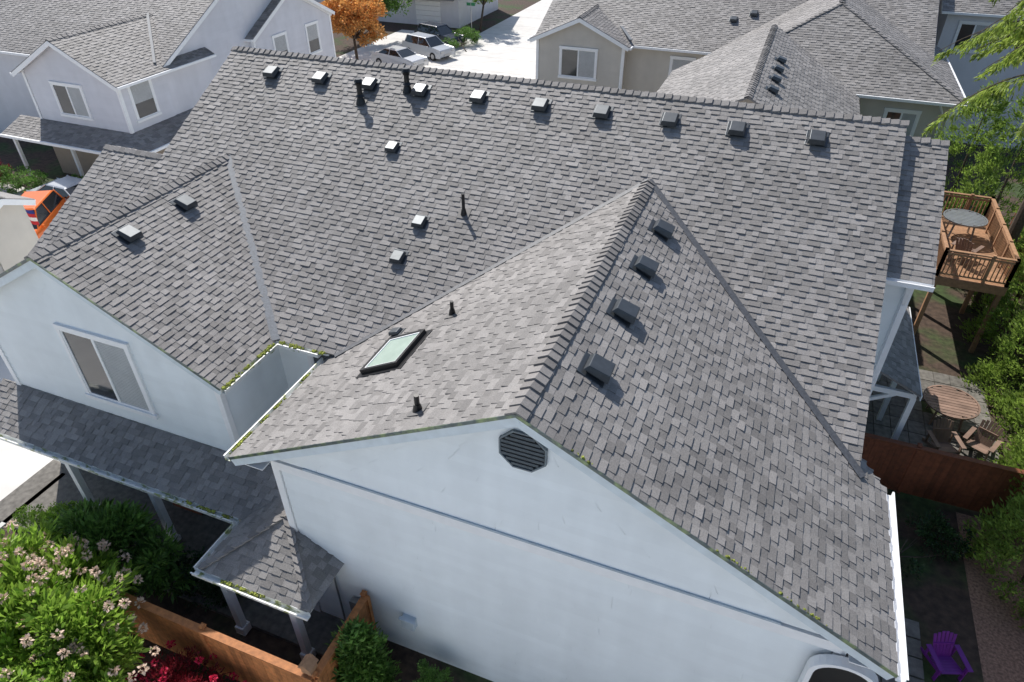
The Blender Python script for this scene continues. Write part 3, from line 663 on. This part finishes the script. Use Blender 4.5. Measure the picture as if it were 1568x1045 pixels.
hipface('hip_roof_east',(fx1,fy,ez),(fx1,46.2,ez),(1.7,46.2,8.35),pk)
hipface('hip_roof_west',(fx0,46.2,ez),(fx0,fy,ez),pk,(1.7,46.2,8.35))
caps(Cc,'hip_caps',(fx1,fy,ez),pk,(-1,0,.1),(0,1,.1),w=.16,step=.26); caps(Cc,'hip_caps',(fx0,fy,ez),pk,(1,0,.1),(0,1,.1),w=.16,step=.26)
caps(Cc,'ridge_caps',pk,(1.7,46.2,8.35),(-1,0,-.5),(1,0,-.5),step=.26)
t=MB(); t.box(fx0,fx1,fy-.13,fy-.01,ez-.13,ez-.01); t.box(fx1+.01,fx1+.12,fy-.1,46,ez-.13,ez-.01); t.box(7.12,7.28,36.02,36.15,0,5.4); t.beam((6.6,35.75,5.35),(6.9,36.05,4.8),.08,.07); t.box(6.86,6.94,36.0,36.07,0,4.8); t.build('gutter_and_corner',TRIM,Cc)
window(Cc,(4.6,36.08,3.3),(1,0,0),(0,-1,0),1.3,1.5)
s2=.48; zq=7.5; cx2=-1.2; c2=math.sqrt(1+s2*s2); hw=4.4
roof(Cc,'wing_roof_west',(cx2-hw,26.3,zq-s2*hw),(0,1,0),(1,0,s2),[(0,0),(10.5,0),(12.8,hw*c2),(0,hw*c2)],expo=.17,tw=(.2,.4))
roof(Cc,'wing_roof_east',(cx2+hw,26.3,zq-s2*hw),(0,1,0),(-1,0,s2),[(0,0),(9.6,0),(12.8,hw*c2),(0,hw*c2)],expo=.17,tw=(.2,.4))
caps(Cc,'wing_ridge_caps',(cx2,26.3,zq),(cx2,39,zq),(-1,0,-s2),(1,0,-s2),step=.26)
prism(Cc,'wing_walls','y',26.7,37,[(-5.2,0),(2.8,0),(2.8,5.45),(-1.2,7.35),(-5.2,5.45)],BEI)
for i in range(4): boxvent(Cc,(-.5,33.2-i*1.55,zq-s2*.7),(0,1,0),(-1,0,s2),1.)
Dd=E('townhouse',(14,52,0))
gable_block(Dd,7.6,24,48,58,7.4,.5,'x',SID2)
for x in(8.4,11.4,14.6): window(Dd,(x,47.98,5.2),(1,0,0),(0,-1,0),1.5,1.4)
Ee=E('garage_house',(-38,68,0))
gable_block(Ee,-50,-31,65,75,5.2,.5,'x',SID2)
t=MB()
for i in range(5): t.box(-35.6,-32.9,64.9,64.98,.05+i*.45,.47+i*.45)
t.build('garage_door',TRIM,Ee)
roof(Ee,'garage_canopy',(-38,63.9,2.6),(1,0,0),(0,1,.4),[(0,0),(7,0),(7,1.3),(0,1.3)])
G=E('neighbor_house',(-28,14,0))
gable_block(G,-33,-24.5,13.0,14.6,4.7,.45,'x',BEI,ov=.3)
siding(G,'front_siding',(0,12.99,0),(1,0,0),(0,-1,0),[(-33,0),(-24.5,0),(-24.5,4.5),(-33,4.5)],BEI,expo=.2,lip=.03)
window(G,(-26.5,12.97,3.0),(1,0,0),(0,-1,0),1.2,1.2)
S_=E('townhouse',(-2,-13,0))  # unseen house behind the camera, added to bounce sun onto the gable wall
gable_block(S_,-17,15,-17,-6.6,6.4,.5,'x',SID,seg=False)
for x in(-13,-9,-4,0,5,9): window(S_,(x+1.4,-6.58,3.8),(-1,0,0),(0,1,0),1.4,1.4)
for x,y in((-70,70),(-95,95),(10,85),(36,60),(-15,110),(40,95)):
    q=E('townhouse',(x,y,0)); gable_block(q,x-9,x+9,y-5,y+5,5.5,.5,'x',BEI,seg=False)

# ================================================================ FENCES, DECK, YARD
fence('wooden_fence',(-11.6,4.95),(-6.15,4.95),1.8,WOOD)
fence('wooden_fence',(-6.1,5.0),(-6.1,6.9),1.8,WOOD)
fence('wooden_fence',(2.7,16.2),(8.2,16.2),1.8,WOODR)
fence('wooden_fence',(10.8,4),(10.8,34),1.8,WOODR)
b=MB(); bh=E('birdhouse',(-6.25,5.05,1.85)); b.box(-6.35,-6.13,4.93,5.15,1.86,2.08); b.add([(-6.39,4.9,2.06),(-6.09,4.9,2.06),(-6.09,5.18,2.06),(-6.39,5.18,2.06),(-6.24,4.9,2.2),(-6.24,5.18,2.2)],[(0,1,4),(1,2,5,4),(2,3,5),(3,0,4,5)]); b.build('wooden_box',WOODD,bh)
dk=E('wooden_deck',(7.4,26.5,0)); b=MB()
DX0,DX1,DY0,DY1=6.2,8.4,24.3,29.6
y=DY0
while y<DY1: b.box(DX0,DX1,y,y+.13,2.76,2.8); y+=.14
b.box(DX0,DX1,DY0-.05,DY0-.005,2.5,2.8); b.box(DX0,DX0+.05,DY0,DY1,2.5,2.755); b.box(DX1-.05,DX1,DY0,DY1,2.5,2.755)
for x in(DX0+.1,DX1-.1):
    for y in(DY0+.1,27.1,DY1-.1): b.box(x-.07,x+.07,y-.07,y+.07,0,2.75)
b.build('deck_platform',WOODD,dk)
b=MB()
def rail(x0,y0,x1,y1,z):
    L=math.hypot(x1-x0,y1-y0); n=max(2,int(L/.13))
    b.beam((x0,y0,z+1.0),(x1,y1,z+1.0),.12,.04); b.beam((x0,y0,z+.12),(x1,y1,z+.12),.05,.06); b.beam((x0,y0,z+.88),(x1,y1,z+.88),.05,.06)
    for i in range(n+1):
        t_=i/n; x=x0+(x1-x0)*t_; y=y0+(y1-y0)*t_; b.box(x-.018,x+.018,y-.018,y+.018,z+.12,z+.88)
    for i in range(int(L/1.4)+2):
        t_=min(1,i*1.4/L); x=x0+(x1-x0)*t_; y=y0+(y1-y0)*t_; b.box(x-.05,x+.05,y-.05,y+.05,z,z+1.06)
rail(DX0+.05,DY0+.05,DX1-.05,DY0+.05,2.8);rail(DX1-.05,DY0+.05,DX1-.05,DY1-.05,2.8);rail(DX0+.05,DY0+.05,DX0+.05,DY1-.05,2.8); rail(DX0+.05,DY1-.05,DX1-.05,DY1-.05,2.8)
b.build('deck_railing',WOODD,dk)
patio_table('patio_table',(7.3,27.9,2.8),.72,GRAYM)
adirondack('garden_chair',(7.2,25.9,2.8),2.6,BRN)
patio_table('patio_table',(6.95,20.0,0.03),.78,BRN)
adirondack('garden_chair',(6.7,18.3,0.03),.3,BRN); adirondack('garden_chair',(7.7,18.7,0.03),-.5,BRN)
adirondack('garden_chair',(6.05,10.9,0.004),.35,PURP,.86)
adirondack('garden_chair',(4.6,14.4,0.004),1.2,GRAYM)

# ================================================================ PLANTS
plant('flowering_tree',(-11.9,3.2,0),[((-11.5,3.5,2.35),(2.0,1.5,1.0)),((-13.0,4.0,2.2),(1.6,1.3,1.0)),((-10.3,3.3,1.8),(1.2,1.1,.9)),((-12.2,4.8,1.8),(1.6,.8,.8))],330,.32,25000,.23,.075,LF_B,trunk=.1,limbs=26,flower=(FLW,5200,170,.075),updir=.45)
plant('rhododendron_shrub',(-12.6,6.0,0),[((-12.7,6.0,1.7),(1.1,.7,.75)),((-11.3,6.1,1.3),(.8,.6,.7)),((-13.8,6.2,1.2),(.8,.6,.6))],110,.28,9000,.22,.07,LF_G,trunk=.07,limbs=14)
plant('boxwood_shrub',(-15.4,6.6,0),[((-15.4,6.6,.45),(.6,.5,.45)),((-16.2,6.3,.4),(.4,.4,.4))],70,.16,5000,.06,.035,LF_B,trunk=.03)
plant('hedge_shrub',(-10.3,6.3,0),[((-10.4,6.4,.7),(.9,.5,.65)),((-14.2,6.5,.5),(.8,.5,.45))],80,.22,6500,.09,.045,LF_D,trunk=.04)
plant('red_maple_shrub',(-9.0,4.2,0),[((-9.1,4.2,.75),(1.0,.6,.55)),((-8.0,4.2,.5),(.7,.5,.4))],90,.2,8000,.09,.03,LF_R,trunk=.04,flower=(FLR,900,40,.06))
plant('azalea_shrub',(-9.4,3.6,0),[((-9.4,3.7,.5),(.8,.5,.45))],50,.18,3500,.06,.03,LF_G,trunk=.03,flower=(FLR,1800,70,.06))
arbor('conifer_shrub',(-5.75,5.9,0),2.0,.5,7000,LF_G)
plant('boxwood_shrub',(-4.3,6.3,0),[((-4.3,6.2,.5),(.46,.4,.46))],50,.12,4500,.05,.03,LF_G,trunk=.03)
for x,y,h,r in((8.25,14.2,3.9,1.45),(8.9,16.9,4.5,1.3),(9.35,19.2,5.0,1.35),(9.3,21.8,5.4,1.45),(9.45,24.6,6.0,1.5),(10.0,27.6,6.6,1.6),(9.0,31.2,7.6,2.0),(7.9,33.6,6.8,1.9)):
    arbor('arborvitae_tree',(x,y,0),h,r,10500)
cedar('cedar_tree',(8.9,27.6,0),18.,5.2,8.8)
plant('shade_plants',(5.0,13.2,0),[((4.6,13.4,.3),(1.2,.8,.3)),((6.2,14.6,.4),(.8,.6,.35))],70,.2,4000,.1,.05,LF_D,trunk=.03)
plant('orange_maple_tree',(-33.2,50,0),[((-33.2,50,4.2),(2.6,2.4,1.9)),((-31.6,49.4,3.2),(1.7,1.5,1.2)),((-35,50.5,3.4),(1.8,1.7,1.3))],190,.45,13000,.22,.14,LF_O,trunk=.14,limbs=22)
plant('maple_tree',(-37.5,57,0),[((-37,57,4.5),(3,3,2.2)),((-34.4,58.5,3.4),(2,2,1.5))],170,.5,9000,.25,.15,LF_G,trunk=.17,limbs=20)
plant('verge_shrub',(-26.6,57,0),[((-27.6,59.5,.8),(1.1,1.5,.8)),((-27.8,56,.6),(.9,1,.6))],60,.3,4500,.12,.07,LF_G,trunk=.05)
plant('verge_tree',(-28.6,64.5,0),[((-28.3,65,4.2),(1.8,1.8,1.7)),((-28.6,67,3.6),(1.6,1.6,1.4))],110,.4,7000,.18,.12,LF_B,trunk=.12,limbs=14)
plant('garden_shrub',(-35,21.6,0),[((-34.6,21.6,.75),(1.1,.8,.75)),((-36.6,21.8,.7),(1.,.8,.65)),((-32.6,22.3,.6),(1,.6,.6))],90,.25,7000,.1,.06,LF_G,trunk=.05)
plant('red_maple_shrub',(-38.5,22,0),[((-38.2,21.9,.9),(1.,.8,.8))],50,.25,3500,.1,.06,LF_R,trunk=.05)
P,D,_=clumps([((-110,150,5),(60,10,6)),((20,170,6),(120,10,7)),((90,90,5),(12,70,6)),((-150,70,5),(12,80,6))],900,3.0,26000,1.,.2)
leafmesh('distant_trees',P,D,1.3,1.0,LF_G,None)

# ================================================================ VEHICLES, SIGN
car('parked_car',(-29.6,50.6,.004),math.radians(75),(.62,.63,.65)); car('parked_car',(-29.0,54.5,.004),math.radians(72),(.45,.48,.52),True); car('parked_car',(-30.0,58.6,.004),math.radians(72),(.02,.03,.05),True)
car('parked_car',(-30.9,18.4,.004),math.radians(30),(.80,.17,.02),True); car('parked_car',(-31.6,21.4,.004),math.radians(88),(.5,.52,.55))
s=E('street_sign',(-27.4,60,0)); b=MB(); b.cyl((-27.4,60,0),(-27.4,60,3.4),.04,n=8); b.build('pole',GRAYM,s); b=MB(); b.box(-27.8,-27.0,59.98,60.02,3.1,3.35); b.build('sign_plate',M('sign_green',(.02,.2,.08),.4),s)
s=E('flag_on_pole',(-29.3,17.2,0)); b=MB(); b.cyl((-29.3,17.2,0),(-29.3,17.2,2.6),.03,n=8); b.build('pole',GRAYM,s)
for nm,z0,c in(('flag_stripe_red',1.7,(.5,.02,.03)),('flag_stripe_white',1.87,(.8,.8,.8)),('flag_stripe_red',2.04,(.5,.02,.03)),('flag_canton',2.21,(.02,.04,.25))):
    b=MB(); b.add([(-29.3+.15*i,17.2+.06*math.sin(i*1.1),z0+dz) for dz in(0,.165) for i in range(7)],[(i,i+1,i+8,i+7) for i in range(6)]); b.build(nm,M(nm,c,.8),s)

# ================================================================ LIGHT, SKY, CAMERA
el=math.radians(48); az=math.radians(-45)
to=Vector((math.sin(az)*math.cos(el),math.cos(az)*math.cos(el),math.sin(el)))
sl=bpy.data.lights.new('sun','SUN'); sl.energy=5.0; sl.angle=math.radians(.5); sl.color=(1,.955,.89)
so=bpy.data.objects.new('sun',sl); so.rotation_euler=(-to).to_track_quat('-Z','Y').to_euler(); so.location=(-30,30,40); COL.objects.link(so)
w=bpy.data.worlds.new('World'); scene.world=w; w.use_nodes=True; nt=w.node_tree
bg=nt.nodes['Background']; sk=nt.nodes.new('ShaderNodeTexSky'); sk.sky_type='NISHITA'; sk.sun_disc=False; sk.sun_elevation=el; sk.sun_rotation=az
sk.air_density=1.; sk.dust_density=1.; sk.ozone_density=1.
nt.links.new(sk.outputs[0],bg.inputs[0]); bg.inputs[1].default_value=.13
cd=bpy.data.cameras.new('camera'); cd.lens=24; cd.sensor_width=36; cd.clip_end=2000; cd.clip_start=.1
co=bpy.data.objects.new('camera',cd); co.location=(0,0,15); co.rotation_euler=(math.radians(90-36.4),0,math.radians(21.4)); COL.objects.link(co); scene.camera=co
scene.view_settings.view_transform='Standard'; scene.view_settings.look='None'; scene.view_settings.exposure=0; scene.view_settings.gamma=1
